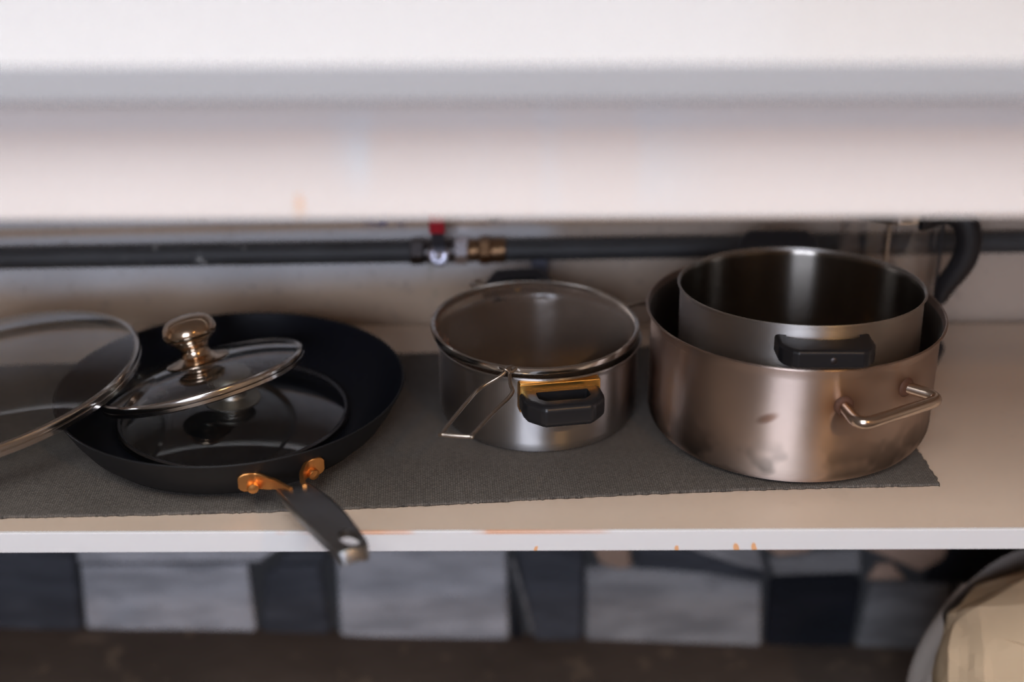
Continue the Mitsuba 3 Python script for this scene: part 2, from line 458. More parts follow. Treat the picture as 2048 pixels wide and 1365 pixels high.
pane = (np.array([[RX0 + .05, RY0 + .05, 2.44], [RX0 + .05, RY1 - .05, 2.44], [RX1 - .05, RY1 - .05, 2.44], [RX1 - .05, RY0 + .05, 2.44]]), np.array([[0, 1, 2], [0, 2, 3]]))
add('added_window_2__pane', trimesh.Trimesh(*pane, process=False), None, smooth=False, emitter={'type': 'area', 'radiance': rgb(*SKYLIGHT)})
# warm lamp
LX, LY, LZ = 1.0, -.9, 1.85
add('pendant_lamp__cord', tube([(LX, LY, 2.4), (LX, LY, LZ + .1)], .004, 8, upv=(1, 0, 0)), 'black_plastic')
add_lathe('pendant_lamp__lamp_shade', [(.02, .12), (.05, .11), (.13, .0), (.132, .0), (.053, .113), (.02, .124)], 'old_brass', 48, frame((LX, LY, LZ)))
bulb = trimesh.creation.icosphere(3, .05); bulb.apply_translation((LX, LY, LZ + .01))
add('pendant_lamp__bulb', bulb, None, smooth=True, emitter={'type': 'area', 'radiance': rgb(*BULB)})
tag('pendant_lamp', 'brass-shaded pendant lamp with a warm bulb hanging in the room', 'lamp')

# stone facing below the shelf: each stone an entry
STONES = dict(
    A=('stone_dark', [(-.611, .121), (-.494, .121), (-.499, .017), (-.628, .019)]),
    B=('stone_light', [(-.490, .097), (-.301, .097), (-.297, .006), (-.496, .010)]),
    B2=('stone_light', [(-.492, .124), (-.262, .123), (-.286, .104), (-.491, .103)]),
    C=('stone_dark', [(-.281, .086), (-.264, .097), (-.219, .097), (-.210, .007), (-.295, .009)]),
    C2=('stone_dark', [(-.254, .123), (-.206, .123), (-.213, .103), (-.264, .101)]),
    D=('stone_light', [(-.199, .119), (-.007, .120), (-.004, -.008), (-.201, .000)]),
    E=('stone_grey', [(-.003, .105), (.002, .105), (.028, .005), (.021, .001)]),
    F=('stone_black', [(.000, .065), (.015, -.008), (.000, -.008)]),
    G=('stone_dark', [(.004, .120), (.080, .119), (.079, -.005), (.031, -.008)]),
    H=('stone_peach', [(.090, .121), (.131, .121), (.135, .095), (.122, .091), (.099, .099)]),
    I=('stone_shaded', [(.083, .091), (.104, .095), (.133, .087), (.213, .087), (.283, .071), (.291, -.013), (.085, -.014)]),
    J=('stone_dark', [(.139, .121), (.188, .121), (.235, .100), (.285, .082), (.281, .078), (.212, .092), (.141, .092)]),
    K=('stone_shaded', [(.195, .121), (.277, .121), (.287, .089), (.258, .096), (.234, .105)]),
    L=('stone_peach', [(.282, .121), (.338, .120), (.333, .114), (.300, .109)]),
    M=('stone_grey', [(.289, .104), (.341, .113), (.392, .117), (.396, .086), (.298, .082)]),
    N=('stone_black', [(.293, .074), (.304, .080), (.391, .080), (.397, .071), (.393, -.014), (.294, -.013)]),
    O=('stone_peach', [(.415, .095), (.431, .095), (.448, .075), (.405, .075)]),
    P=('stone_peach', [(.393, .120), (.491, .120), (.489, .103), (.463, .086), (.439, .099)]),
    Q=('stone_grey', [(.409, .070), (.499, .069), (.517, -.025), (.396, -.021)]),
    Q2=('stone_grey', [(.506, .068), (.602, .067), (.616, -.026), (.523, -.025)]),
    R=('stone_black', [(.496, .120), (.594, .119), (.601, .073), (.470, .073), (.475, .088)]))
# the courses go on above, behind the shelf's shadow, and to both sides
srng = random.Random(4)
for r, (z0, z1) in enumerate(((.128, .205), (.212, .290), (.297, .372))):
    x = -1.0 + .07 * r
    while x < 1.0:
        w = srng.uniform(.09, .2)
        STONES[f'up{r}{x:.3f}'] = (srng.choice(['stone_light', 'stone_dark', 'stone_grey', 'stone_dark', 'stone_peach']),
                                   [(x + srng.uniform(0, .012), z1), (x + w - .008, z1), (x + w - .008 - srng.uniform(0, .012), z0), (x, z0)])
        x += w
for sgn in (-1, 1):
    x = .64
    while x < 1.2:
        w = srng.uniform(.1, .2)
        STONES[f'side{sgn}{x:.3f}'] = (srng.choice(['stone_light', 'stone_dark', 'stone_grey']), [(sgn * x, .12), (sgn * (x + w - .008), .12), (sgn * (x + w - .008), -.03), (sgn * x, -.03)])
        x += w
for name, (mat, poly) in STONES.items():
    c = np.array(poly)
    if name in 'ABCDFGINQ' or name == 'Q2':      # bottom course goes down into the floor
        c = c.copy(); low = c[:, 1] < .03; c[low, 1] -= .03
    cs = m3.CrossSection([c if trimesh.path.polygons.Polygon(c).exterior.is_ccw else c[::-1]])
    ins = cs.offset(-.0035, m3.JoinType.Miter, 2.0, 8)
    a = cs.to_polygons(); b = ins.to_polygons()
    if not b:
        b = a
    d = srng.uniform(.008, .012)
    def slab(qs, y):
        return np.column_stack([qs[:, 0], np.full(len(qs), y), qs[:, 1]])
    pa, pb = np.vstack(a), np.vstack(b)
    solid = m3.Manifold.hull_points(np.vstack([slab(pa, 1.354), slab(pa, 1.352 - d * .6), slab(pb, 1.352 - d)]))
    add('wall_back__stone', tm(solid), mat, smooth=False)

# ------------------------------------------------------------------ counter and shelf
add('worktop', rbox(-1.25, 1.25, .7405, 1.315, .7945, .8145, .002), 'worktop_paint', label='white worktop overhanging the white fascia panel, out of focus in front', category='worktop')
add('worktop__front_edge', rbox(-1.25, 1.25, .738, .7415, .7945, .8142, .0012), 'front_edge_grey', label='grey-white front edge')
add('fascia_panel', rbox(-1.25, 1.25, .780, .798, .7132, .7945, .0015), 'fascia_paint', label='pinkish white fascia board below the worktop with an orange chip', category='panel')
for x, side in ((-1.14, 'left'), (.615, 'right')):  # unseen uprights; the right one is set inward to shade that end
    add('added_panel', rbox(x, x + .02, .835, 1.32, S + .0005, .7945, .0015), 'shelf_paint', label=side + ' added upright panel, unseen, between the shelf and the worktop', category='panel')
add('shelf', rbox(-1.16, 1.16, .9385, 1.335, .382, S, .001), 'shelf_paint', label='cream painted shelf board carrying the pots and pans', category='shelf')
add('shelf__edge_strip', rbox(-1.16, 1.16, .936, .9395, .382, S + .0003, .0008), 'shelf_edge_paint', label='white front edge with orange chips in the paint')

# woven mat
a = math.radians(3.55)
L, D, NX, NY = 1.10, .286, 440, 115
u = np.linspace(-L, 0, NX); v = np.linspace(0, D, NY)
U, W = np.meshgrid(u, v, indexing='ij')
jag = .0016 * (meshkit.noise(np.stack([U * 420, W * 420, U * 0], -1), 3) - .5)
U2 = U + np.where(U > -.004, jag * 1.5, 0); W2 = W + np.where((W < .004) | (W > D - .004), jag, 0)
W2 = W2 - .0035 * np.sin(U * 9) * (1 - W / D)
MX = .352 + U2 * math.cos(a) - W2 * math.sin(a); MY = 1.003 + U2 * math.sin(a) + W2 * math.cos(a)
MZ = S + .0020 + .0004 * meshkit.noise(np.stack([U * 25, W * 25, U * 0], -1), 5)
top = np.stack([MX, MY, MZ], -1).reshape(-1, 3); bot = top.copy(); bot[:, 2] = S + .0001
ii, jj = np.meshgrid(np.arange(NX - 1), np.arange(NY - 1), indexing='ij')
q = np.stack([ii * NY + jj, (ii + 1) * NY + jj, (ii + 1) * NY + jj + 1, ii * NY + jj + 1], -1).reshape(-1, 4)
rim = np.concatenate([np.arange(NX) * NY, (NX - 1) * NY + np.arange(1, NY), (np.arange(NX - 2, -1, -1)) * NY + NY - 1, np.arange(NY - 2, 0, -1)])
n = len(top); rn = np.roll(rim, -1)
side = np.stack([rim, rim + n, rn + n, rn], -1)
add('placemat', (np.vstack([top, bot]), np.vstack([q, q[:, ::-1] + n, side])), 'mat_weave', smooth=True, label='long grey woven mat lying under the pots on the shelf', category='mat')

# ------------------------------------------------------------------ big stock pot
PC = (.2435, 1.1145)
Hr = .1115


def pot_profile(R, H, t, rb, Rr, lip=.0035, flare=.01):
    """Outer profile from the base's centre to the rim, then the inside back to the centre."""
    o = [(0, 0), (R - rb, 0)] + arcp(R - rb, rb, rb, -90, 0, 9)[1:] + [(R, H * .5), (R, H - flare)]
    o += [(R + (Rr - R) * .25, H - flare * .55), (R + (Rr - R) * .7, H - flare * .2), (Rr, H - lip * .3)] + arcp(Rr - lip * .35, H - lip * .3, lip * .35, 0, 180, 6)[1:]
    i = [(R + (Rr - R) * .5 - t, H - flare * .5), (R - t, H - flare * 1.2), (R - t, H * .5), (R - t, rb)] + arcp(R - rb, rb, rb - t, 0, -90, 9)[1:] + [(0, t)]
    return o, i


m = frame((*PC, MAT))
o, i = pot_profile(.1228, Hr, .0014, .020, .1276, .0035, .012)
add_lathe('stock_pot__body', o + [i[0]], 'pot_steel', 192, m, label='worn steel body with burn marks near the base')
add_lathe('stock_pot__inside', i, 'pot_inside', 192, m)


def loop_handle(pts, r, corner=.012):
    """Open polyline with rounded corners as a path."""
    p = [np.array(x, float) for x in pts]
    out = [p[0]]
    for k in range(1, len(p) - 1):
        a_, b_, c_ = p[k - 1], p[k], p[k + 1]
        d1, d2 = (a_ - b_), (c_ - b_)
        l = min(corner, .45 * np.linalg.norm(d1), .45 * np.linalg.norm(d2))
        s, e = b_ + d1 / np.linalg.norm(d1) * l, b_ + d2 / np.linalg.norm(d2) * l
        for t in np.linspace(0, 1, 8):
            out.append((1 - t) ** 2 * s + 2 * t * (1 - t) * b_ + t * t * e)
    out.append(p[-1])
    res = [out[0]]
    for x in out[1:]:
        if np.linalg.norm(x - res[-1]) > 1e-5:
            res.append(x)
    return np.array(res)


for sgn in (1, -1):
    g = []
    for q_ in ((.2625, .9950, .4800), (.2680, .9615, .4785), (.3445, 1.0030, .4805), (.3165, 1.0185, .4842)):
        d = np.array(q_) - np.array([*PC, 0])
        g.append((PC[0] + sgn * d[0], PC[1] + sgn * d[1], q_[2]))
    hk = add('stock_pot__handle', tube(loop_handle(g, .005, .02), .0050, 16), 'rod_steel', smooth=60, label='bent steel rod loop handle')
    for e in (0, 3):
        d = np.array([g[e][0] - PC[0], g[e][1] - PC[1], 0]); d /= np.linalg.norm(d)
        c = np.array([PC[0], PC[1], g[e][2]]) + d * .1222
        fm = np.eye(4); fm[:3, 2] = d; fm[:3, 0] = np.cross([0, 0, 1], d); fm[:3, 1] = np.cross(d, fm[:3, 0]); fm[:3, 3] = c
        add_lathe(hk + '__weld_collar', [(.0, 0), (.0085, 0), (.0080, .0015), (.0060, .003), (0, .0035)], 'rust', 24, fm)
tag('stock_pot', 'large worn steel stock pot with a bent rod handle, holding a smaller pot', 'pot')

# ------------------------------------------------------------------ the pot standing in it
IC, INN = np.array([.2485, 1.1200, .5330]), np.array([-.004, .058, .998])
IH, IR = .118, .1045
mi_ = frame(IC - INN / np.linalg.norm(INN) * IH, INN)
o, i = pot_profile(IR - .0015, IH, .0012, .014, IR + .0010, .0032, .006)
add_lathe('small_pot__body', o + [i[0]], 'inner_steel', 192, mi_)
add_lathe('small_pot__inside', i, 'small_pot_inside', 192, mi_)


def grip(w0, w1, depth, h, r, place, R, bow=0.0, pocket=0.0):
    """Bakelite ear: y = 0 at the pot's wall, outward to -depth; outline a trapezoid, the wall side hollowed by bow, a finger pocket in the top."""
    m_ = round_prism([(-w0 / 2, .012), (-w0 / 2, -depth * .45), (-w0 * .475, -depth * .65), (-w1 / 2, -depth * .93), (-w1 * .42, -depth), (w1 * .42, -depth), (w1 / 2, -depth * .93), (w0 * .475, -depth * .65), (w0 / 2, -depth * .45), (w0 / 2, .012)], h, r, 5)
    if bow:
        c = m3.Manifold.cylinder(h * 3, 1.0, 1.0, 96, True).scale((w0 * .40, bow, 1)).translate((0, .002, 0))
        m_ = m_ - c
    if pocket:
        b = m3.Manifold.hull_points(tm(round_prism([(-w0 * .32, -depth * .22), (-w0 * .32, -depth * .55), (-w0 * .22, -depth * .72), (w0 * .22, -depth * .72), (w0 * .32, -depth * .55), (w0 * .32, -depth * .22)], h, .002, 4)).vertices)
        m_ = m_ - b.translate((0, 0, h - pocket))
    return wall_cut(m_, place, R)


def wall_cut(man, place, R):
    """Placed in the pot's own frame and cut to the round of its wall."""
    man = man.transform(place[:3, :4].tolist())
    return tm(man - m3.Manifold.cylinder(1, R, R, 256, True))


def on_wall(base, ang, R, z, tilt):
    """Frame at the pot's wall: -y outward in direction ang (degrees from -y towards +x), raised by tilt degrees."""
    a_ = math.radians(ang)
    r_ = np.eye(4)
    rz = trimesh.transformations.rotation_matrix(a_, (0, 0, 1))
    rx = trimesh.transformations.rotation_matrix(-math.radians(tilt), (1, 0, 0))
    tr = np.eye(4); tr[:3, 3] = (R * math.sin(a_), -R * math.cos(a_), z)
    return base @ tr @ rz @ rx


for ang, tilt, dz in ((-0.5, 0.0, .0175), (180.0, 46.0, .0150)):
    f_ = on_wall(np.eye(4), ang, IR - .0015, IH - dz, tilt)
    hk = add('small_pot__handle', moved(grip(.076, .060, .031, .0160, .0032, f_, IR - .0013, .009), mi_), 'bakelite', smooth=40, label='black bakelite grip')
    f2 = mi_ @ f_ @ frame((0.002, -.0310, -.0005), (0, -1, 0))
    add_lathe(hk + '__screw', [(.0026, -.001), (.0026, .0004), (.0018, .0008), (0, .0008)], 'dark_valve', 20, f2)
    add('small_pot__bracket', moved(wall_cut(round_prism([(-.026, .0105), (-.026, -.006), (.026, -.006), (.026, .0105)], .009, .001), f_, IR - .0014), mi_), 'wire_steel', smooth=30)
tag('small_pot', 'steel pot with black grips nested inside the large stock pot', 'pot')

# ------------------------------------------------------------------ saucepan under the sieve
SC = np.array([.023, 1.1405, MAT])
SN = np.array([.006, -.010, 1.0])
ms = frame(SC, SN)
SH, SR = .0755, .0885
o, i = pot_profile(SR, SH, .0012, .013, .0916, .003, .007)
add_lathe('saucepan__body', o + [i[0]], 'pan_steel', 192, ms)
add_lathe('saucepan__inside', i, 'pot_inside', 192, ms)
for ang, tilt, dz in ((10.5, 2.0, .0185), (190.0, 50.0, .0140)):
    f_ = on_wall(np.eye(4), ang, SR, SH - dz, tilt)
    hk = add('saucepan__handle', moved(grip(.069, .046, .038, .0200, .0055, f_, SR + .0001, 0, .010), ms), 'bakelite', smooth=40, label='black bakelite grip with a finger hollow')
    f2 = ms @ f_ @ frame((0, -.0200, .0004), (0, -.2, 1))
    add_lathe(hk + '__screw', [(.0032, -.002), (.0032, .0012), (.0022, .0018), (0, .0018)], 'warm_reflection', 20, f2)
    add('saucepan__handle_guard', moved(wall_cut(round_prism([(-.0345, .012), (-.0345, -.0035), (.0345, -.0035), (.0345, .012)], .0255, .0012), f_ @ frame((0, 0, .0030)), SR + .0001), ms), 'warm_reflection', smooth=30, label='metal guard behind the grip, its orange a warm reflection put into the colour')
tag('saucepan', 'small steel saucepan with black grips on the mat, the sieve lying in it', 'pot')

# ------------------------------------------------------------------ wire sieve
VC, VN, VR = np.array([.0205, 1.1450, .4850]), np.array([.012, -.026, .999]), .0905
mv = frame(VC, VN)
ring = [(VR - .0016, -.0042), (VR + .0014, -.0042), (VR + .0022, -.002), (VR + .0016, .0018), (VR, .0026), (VR - .0016, .0018), (VR - .0018, -.002), (VR - .0016, -.0042)]
add_lathe('sieve__rim', ring, 'bright_steel', 160, mv)
RB, DB = VR - .0015, .066      # bowl's rim radius and depth


def bowl_z(r):
    t = np.clip(np.abs(r) / RB, 0, 1)
    return -DB * (1 - t ** 2.6)


tubes_v, tubes_f, off = [], [], 0
pitch, wr = .00128, .00033
tri = disc(wr, 3)
for d in range(2):
    for s_ in np.arange(-RB + pitch / 2, RB, pitch):
        half = math.sqrt(max(RB * RB - s_ * s_, 0))
        if half < .004:
            continue
        nseg = max(8, int(half * 2 / .0035))
        w = np.linspace(-half, half, nseg)
        r_ = np.sqrt(w * w + s_ * s_)
        z = bowl_z(r_) + (wr * .9 if d else -wr * .9)
        pth = np.stack([np.full(nseg, s_), w, z], 1) if d == 0 else np.stack([w, np.full(nseg, s_), z], 1)
        mm = sweep(pth, tri, False, (1, 0, .01) if d == 0 else (0, 1, .01))
        tubes_v.append(np.array(mm.vertices)); tubes_f.append(np.array(mm.faces) + off); off += len(mm.vertices)
fm = mv.copy(); rz = trimesh.transformations.rotation_matrix(math.radians(40), (0, 0, 1)); fm = mv @ rz
add('sieve__mesh', (xf(np.vstack(tubes_v), fm), np.vstack(tubes_f)), 'mesh_steel', smooth=False, label='fine brownish wire mesh bowl', kind='stuff')
# frayed wires along the left of the rim
fr = []
for k in range(90):
    a_ = math.radians(rng.uniform(150, 222))
    if rng.random() < .2:
        a_ = math.radians(rng.uniform(95, 150))
    r0 = VR - rng.uniform(.001, .006)
    p0 = np.array([r0 * math.cos(a_), r0 * math.sin(a_), rng.uniform(-.004, .001)])
    dd = np.array([math.cos(a_) * rng.uniform(-.2, .9) - math.sin(a_) * rng.uniform(-1, 1), math.sin(a_) * rng.uniform(-.2, .9) + math.cos(a_) * rng.uniform(-1, 1), rng.uniform(.1, 1.2)])
    p1 = p0 + dd / np.linalg.norm(dd) * rng.uniform(.003, .007)
    fr.append(tube(np.stack([p0, (p0 + p1) / 2 + rng.normal(0, .0005, 3), p1]), .00030, 4, upv=(.3, .2, .9)))
add('sieve__frayed_wire', moved(cat(*fr), mv), 'frayed_wire', smooth=False, label='rusty frayed mesh wires at the left of the rim', kind='stuff')
J = np.array([-.004, 1.0545, .4835])
wire = [J + (.0035, .004, .001), J, J + (-.006, -.0045, -.004), (-.0265, 1.0435, .4715), (-.0365, 1.0200, .4710), (-.0545, .9695, .4700), (-.0535, .9660, .4700), (-.0325, .9625, .4700), (-.0310, .9655, .4700), (-.0150, 1.0020, .4705), (-.0005, 1.0330, .4715), (-.0015, 1.0430, .4760), J + (.002, .0008, 0), J + (.005, .004, .001)]
add('sieve__wire_handle', tube(spline(wire, 6), .00165, 10), 'wire_steel', smooth=60, label='bare bent wire loop left from the handle')
add('sieve__wire_binding', tube(spline([J + (-.006, .002, .001), J + (-.002, -.0032, .002), J + (.003, -.003, -.001), J + (.008, .001, .001)], 6), .0013, 8), 'wire_steel', smooth=60)
for ang, ln in ((24.0, .024), (122.0, .016)):
    a_ = math.radians(ang); d = np.array([math.cos(a_), math.sin(a_), 0]); s_ = np.array([-d[1], d[0], 0])
    pts = [d * (VR) - s_ * .004, d * (VR + ln * .6) - s_ * .0035 + (0, 0, .001), d * (VR + ln) - s_ * .001 - (0, 0, .002), d * (VR + ln) + s_ * .003 - (0, 0, .004), d * (VR + ln * .6) + s_ * .004 - (0, 0, .003), d * VR + s_ * .004 - (0, 0, .001)]
    add('sieve__hook', moved(tube(spline(pts, 6) + np.array([0, 0, .0025]), .0019, 8), mv), 'wire_steel', smooth=60, label='wire hook resting on the pan')
tag('sieve', 'round wire mesh sieve with a broken wire handle lying on the small saucepan', 'sieve')

# ------------------------------------------------------------------ frying pan
FC, FH, FR = np.array([-.2440, 1.1005]), .0480, .1500
mf = frame((*FC, MAT + .0005), (.000, -.004, 1))
outp = [(0, 0), (.104, 0), (.110, .001), (.120, .006), (.1315, .0165), (.1400, .029), (.1460, .040), (.1496, FH - .0012), (.1502, FH), (.1495, FH + .0008), (.1478, FH)]
inp = [(.1478, FH), (.1450, .0415), (.1385, .0305), (.1295, .0185), (.1185, .0085), (.1085, .0040), (.102, .0032), (0, .0032)]
add_lathe('frying_pan__body', outp, 'pan_outside', 192, mf)
add_lathe('frying_pan__cooking_surface', inp, 'pan_coating', 192, mf, label='black non-stick inside')
hd = np.array([math.sin(math.radians(25.5)), -math.cos(math.radians(25.5)), 0]); hs = np.array([-hd[1], hd[0], 0])     # along the handle; to its right seen from the tip = hs
F0 = np.array([FC[0], FC[1], 0])


def hp(r, s, z):
    return F0 + hd * r + hs * s + np.array([0, 0, z])


# blade of the handle: outline in (along, side), bent upward along its length, hole near the tip
NA, NB = 60, 13
al = np.linspace(.168, .3140, NA)
wid = np.interp(al, [.168, .176, .19, .22, .26, .295, .308, .3125, .3140], [.0125, .0128, .0138, .0155, .0150, .0132, .0124, .0108, .0080])
zc = np.interp(al, [.168, .18, .20, .25, .30, .314], [.4345, .4385, .4430, .4535, .4600, .4600]) + .0015
grid = np.zeros((NA, NB, 3)); s01 = np.linspace(-1, 1, NB)
for a_ in range(NA):
    for b_ in range(NB):
        grid[a_, b_] = hp(al[a_], s01[b_] * wid[a_], zc[a_] - .0018 * s01[b_] ** 2)
th = .0064
# solid from a manifold so that the hanging hole can be cut
top = grid.reshape(-1, 3)
tip = np.clip((al - .302) / .012, 0, 1)[:, None, None]
bot = (grid - np.array([0, 0, th]) - tip * np.array([0, 0, .0022]) + hd * .0032 * tip).reshape(-1, 3)
ii, jj = np.meshgrid(np.arange(NA - 1), np.arange(NB - 1), indexing='ij')
q = np.stack([ii * NB + jj, (ii + 1) * NB + jj, (ii + 1) * NB + jj + 1, ii * NB + jj + 1], -1).reshape(-1, 4)
rim = np.concatenate([np.arange(NA) * NB, (NA - 1) * NB + np.arange(1, NB), np.arange(NA - 2, -1, -1) * NB + NB - 1, np.arange(NB - 2, 0, -1)])
rn = np.roll(rim, -1); n = len(top)
qs = np.vstack([q, q[:, ::-1] + n, np.stack([rim, rim + n, rn + n, rn], -1)])
blade = trimesh.Trimesh(np.vstack([top, bot]), np.vstack([qs[:, [0, 1, 2]], qs[:, [0, 2, 3]]]), process=False)
if blade.volume < 0:
    blade.invert()
bm = m3.Manifold(m3.Mesh(np.array(blade.vertices, np.float32), np.array(blade.faces, np.uint32)))
hole = m3.Manifold.cylinder(.06, 1, 1, 40, True).scale((.0122, .0074, 1)).rotate((0, 0, math.degrees(math.atan2(hd[1], hd[0])))).translate(tuple(hp(.2965, .0030, .458)))
add('frying_pan__handle', tm(bm - hole), 'handle_steel', smooth=40, label='grey steel handle with a hanging hole')
for sg in (-1, 1):
    pts = []
    for r, s, z in ((.1850, .0055, .4400), (.1720, .0080, .4370), (.1600, .0105, .4345), (.1515, .0140, .4320)):
        pts.append(hp(r, sg * s, z))
    for dang in (8.2, 11.2, 14.2):
        t_ = math.radians(25.5 + sg * dang)
        pts.append(F0 + np.array([math.sin(t_), -math.cos(t_), 0]) * .1440 + np.array([0, 0, .4310]))
    pth = spline(pts, 10)
    sc = np.stack([np.ones(len(pth)), np.interp(np.linspace(0, 1, len(pth)), [0, .25, .45, .62, .80, .90, .96, 1], [.36, .46, .60, .84, 1.0, .96, .80, .50])], 1)
    add('frying_pan__bracket', sweep(pth, rrect(.0030, .0165, .0012), False, (0, 0, 1), sc), 'copper', smooth=40, label='copper coloured handle bracket')
    t_ = math.radians(25.5 + sg * 9.75); d = np.array([math.sin(t_), -math.cos(t_), -.12])
    rr = frame(F0 + np.array([d[0], d[1], 0]) * .1462 + np.array([0, 0, .4266]), d)
    add_lathe('frying_pan__rivet', [(.0048, -.008), (.0048, .0010), (.0042, .0024), (.002, .0032), (0, .0034)], 'copper', 24, rr, label='round copper rivet')
tag('frying_pan', 'wide black frying pan on the mat, its handle with copper brackets over the shelf edge', 'frying pan')


# ------------------------------------------------------------------ glass lids
def dome(R, r0, h, n=14):
    t = np.linspace(0, 1, n)
    r = R + (r0 - R) * t
    return [(x, h * (1 - ((x - r0) / (R - r0)) ** 2.2)) for x in r]


def make_lid(name, c, n, R, h, band, label, knob, kscale=1.0, steel='bright_steel', band_h=.0085, turn=0):
    m_ = frame(c, n, turn)
    add_lathe(name + '__glass', dome(R - .0012, .006, h, 22), 'lid_glass', 160, m_, label='domed clear glass')
    b = band_h
    prof = [(R - .0030, .0010), (R - .0010, .0016), (R + .0006, .0006), (R + .0012, -.001), (R + .0010, -b * .40), (R - .0001, -b * .47), (R + .0010, -b * .55), (R + .0010, -b + .001), (R, -b), (R - .0012, -b + .0008), (R - .0014, -b * .5), (R - .0020, -.0004), (R - .0030, .0010)]
    add_lathe(name + '__rim', prof, 'dark_rim' if band_h < .006 else steel, 192, m_, label='steel rim band')
    if knob:
        k = kscale
        mk = m_ @ frame((0, 0, h))
        # flange, waist, mushroom cap with turned grooves
        p = [(0, -.0005), (.0275 * k, -.0005), (.0278 * k, .0006), (.0262 * k, .0014), (.0180 * k, .0030), (.0140 * k, .0050), (.0124 * k, .0085), (.0126 * k, .0130), (.0140 * k, .0150), (.0158 * k, .0158), (.0160 * k, .0175), (.0186 * k, .0186),
             (.0189 * k, .0204), (.0218 * k, .0216), (.0234 * k, .0240), (.0236 * k, .0275), (.0222 * k, .0330), (.0190 * k, .0372), (.0140 * k, .0398), (.007 * k, .0411), (0, .0414)]
        add_lathe(name + '__knob', [(a_, b_ * knob) for a_, b_ in p], steel if steel != 'bright_steel' else 'knob_steel', 64, mk, label='turned steel mushroom knob')
        mb = m_ @ frame((0, 0, h - .0006))
        add_lathe(name + '__knob_bolt', [(0, -.0070), (.0055, -.0070), (.0062, -.0060), (.0062, -.003), (.0120, -.0026), (.0120, .0), (0, .0)], 'dark_knob_steel', 32, mb)
    v_ = m_ @ frame((R * .72 * math.cos(math.radians(160)), R * .72 * math.sin(math.radians(160)), h * .42), (-.2, .05, 1))
    add_lathe(name + '__steam_vent', [(.0042, -.001), (.0042, .0008), (.0030, .0012), (.0020, .0006), (.0020, -.001)], 'bright_steel', 24, v_)
    tag(name, label, 'lid')


make_lid('glass_lid', (-.2487, 1.1175, MAT + .0095), (0, 0, 1), .1015, .014, True, 'glass lid lying flat inside the black frying pan, lowest of the lids', .72, .90, 'dark_knob_steel', .0050)
make_lid('glass_lid_001', (-.2735, 1.1165, .4515), (-.225, .183, .957), .0900, .012, True, 'small tilted glass lid with a shiny mushroom knob, leaning inside the frying pan', 1.0, 1.0, 'bright_steel', .0085)
make_lid('glass_lid_002', (-.4755, 1.1070, .4452), (-.157, -.008, .988), .1480, .020, True, 'largest glass lid, leaning on the left rim of the frying pan', 1.0, 1.05, 'bright_steel', .0100)

# ------------------------------------------------------------------ french press behind the stock pot
BX, BY = .3610, 1.2680
mp = frame((BX, BY, S))
add_lathe('french_press__beaker', [(0, .0140), (.040, .0140), (.0445, .017), (.0462, .022), (.0462, .172), (.0475, .176)], 'glass_sheet', 96, mp, label='clear glass beaker')
add_lathe('french_press__base', [(0, .008), (.047, .008), (.0495, .010), (.0495, .026), (.0480, .028), (.0468, .026), (.0468, .013), (0, .013)], 'black_plastic', 96, mp)
for k in range(4):
    a_ = math.radians(-36 + 90 * k)
    ft = tm(m3.Manifold.batch_hull([m3.Manifold.sphere(.0105, 24).translate((BX + .0570 * math.cos(a_), BY + .0570 * math.sin(a_), S + .0180)), m3.Manifold.sphere(.0060, 24).translate((BX + .0500 * math.cos(a_), BY + .0500 * math.sin(a_), S + .0265)),
                                   m3.Manifold.cylinder(.004, .0055, .0065, 24).translate((BX + .0570 * math.cos(a_), BY + .0570 * math.sin(a_), S + .0002))]))
    add('french_press__foot', ft, 'black_plastic', smooth=40)
add_lathe('french_press__collar', [(.0466, .1500), (.0482, .1500), (.0486, .152), (.0486, .164), (.0480, .166), (.0466, .166), (.0466, .1500)], 'bright_steel', 96, mp, label='steel collar round the glass')
add_lathe('french_press__lid', [(.0505, .1755), (.0515, .178), (.0480, .186), (.030, .194), (.010, .197), (.0, .1972)], 'bright_steel', 96, mp)
add('french_press__plunger_rod', tube([(BX, BY, S + .045), (BX, BY, S + .215)], .0022, 12, upv=(1, 0, 0)), 'bright_steel', smooth=60, label='thin steel plunger rod')
add_lathe('french_press__plunger_disc', [(0, .0420), (.0440, .0420), (.0450, .0445), (.0440, .047), (0, .047)], 'bright_steel', 64, mp)
add_lathe('french_press__plunger_knob', [(.003, .212), (.010, .213), (.0125, .222), (.010, .230), (0, .233)], 'black_plastic', 32, mp)
hdx = np.array([math.cos(math.radians(-20)), math.sin(math.radians(-20)), 0])


def pp(r, z):
    return np.array([BX, BY, S + z]) + hdx * r


# handle's spine in (radius, height), with the width of its section along the spine
sp_ = [(.0350 + .0120, .1590), (.0560, .1580), (.0660, .1520), (.0725, .1400), (.0740, .1260), (.0715, .1120), (.0660, .0990), (.0600, .0880), (.0560, .0770), (.0555, .0680)]
sp_ = np.array(sp_) - [0, .006]
pth = spline([pp(r, z) for r, z in sp_], 5)
nh = len(pth)
sc = np.stack([np.ones(nh), np.interp(np.linspace(0, 1, nh), [0, .12, .35, .55, .8, .95, 1], [1.25, 1.2, 1.15, 1.15, .95, .75, .45])], 1)
add('french_press__handle', sweep(pth, rrect(.0200, .0235, .008, 4), False, (hdx[1], -hdx[0], 0), sc[:, ::-1][:, [0, 1]] * 1.0), 'black_plastic', smooth=50, label='curved black plastic handle')
v_, f_, u_ = lathe([(.0464, .1440), (.0505, .1440), (.0520, .1460), (.0520, .1585), (.0505, .1600), (.0464, .1600), (.0464, .1440)], 40, mp, arc=(math.radians(-72), math.radians(12)))
add('french_press__handle_mount', (v_, f_), 'black_plastic', smooth=30)
strap = [pp(.0486, .165), pp(.0492, .12), pp(.0492, .07), pp(.0498, .024)]
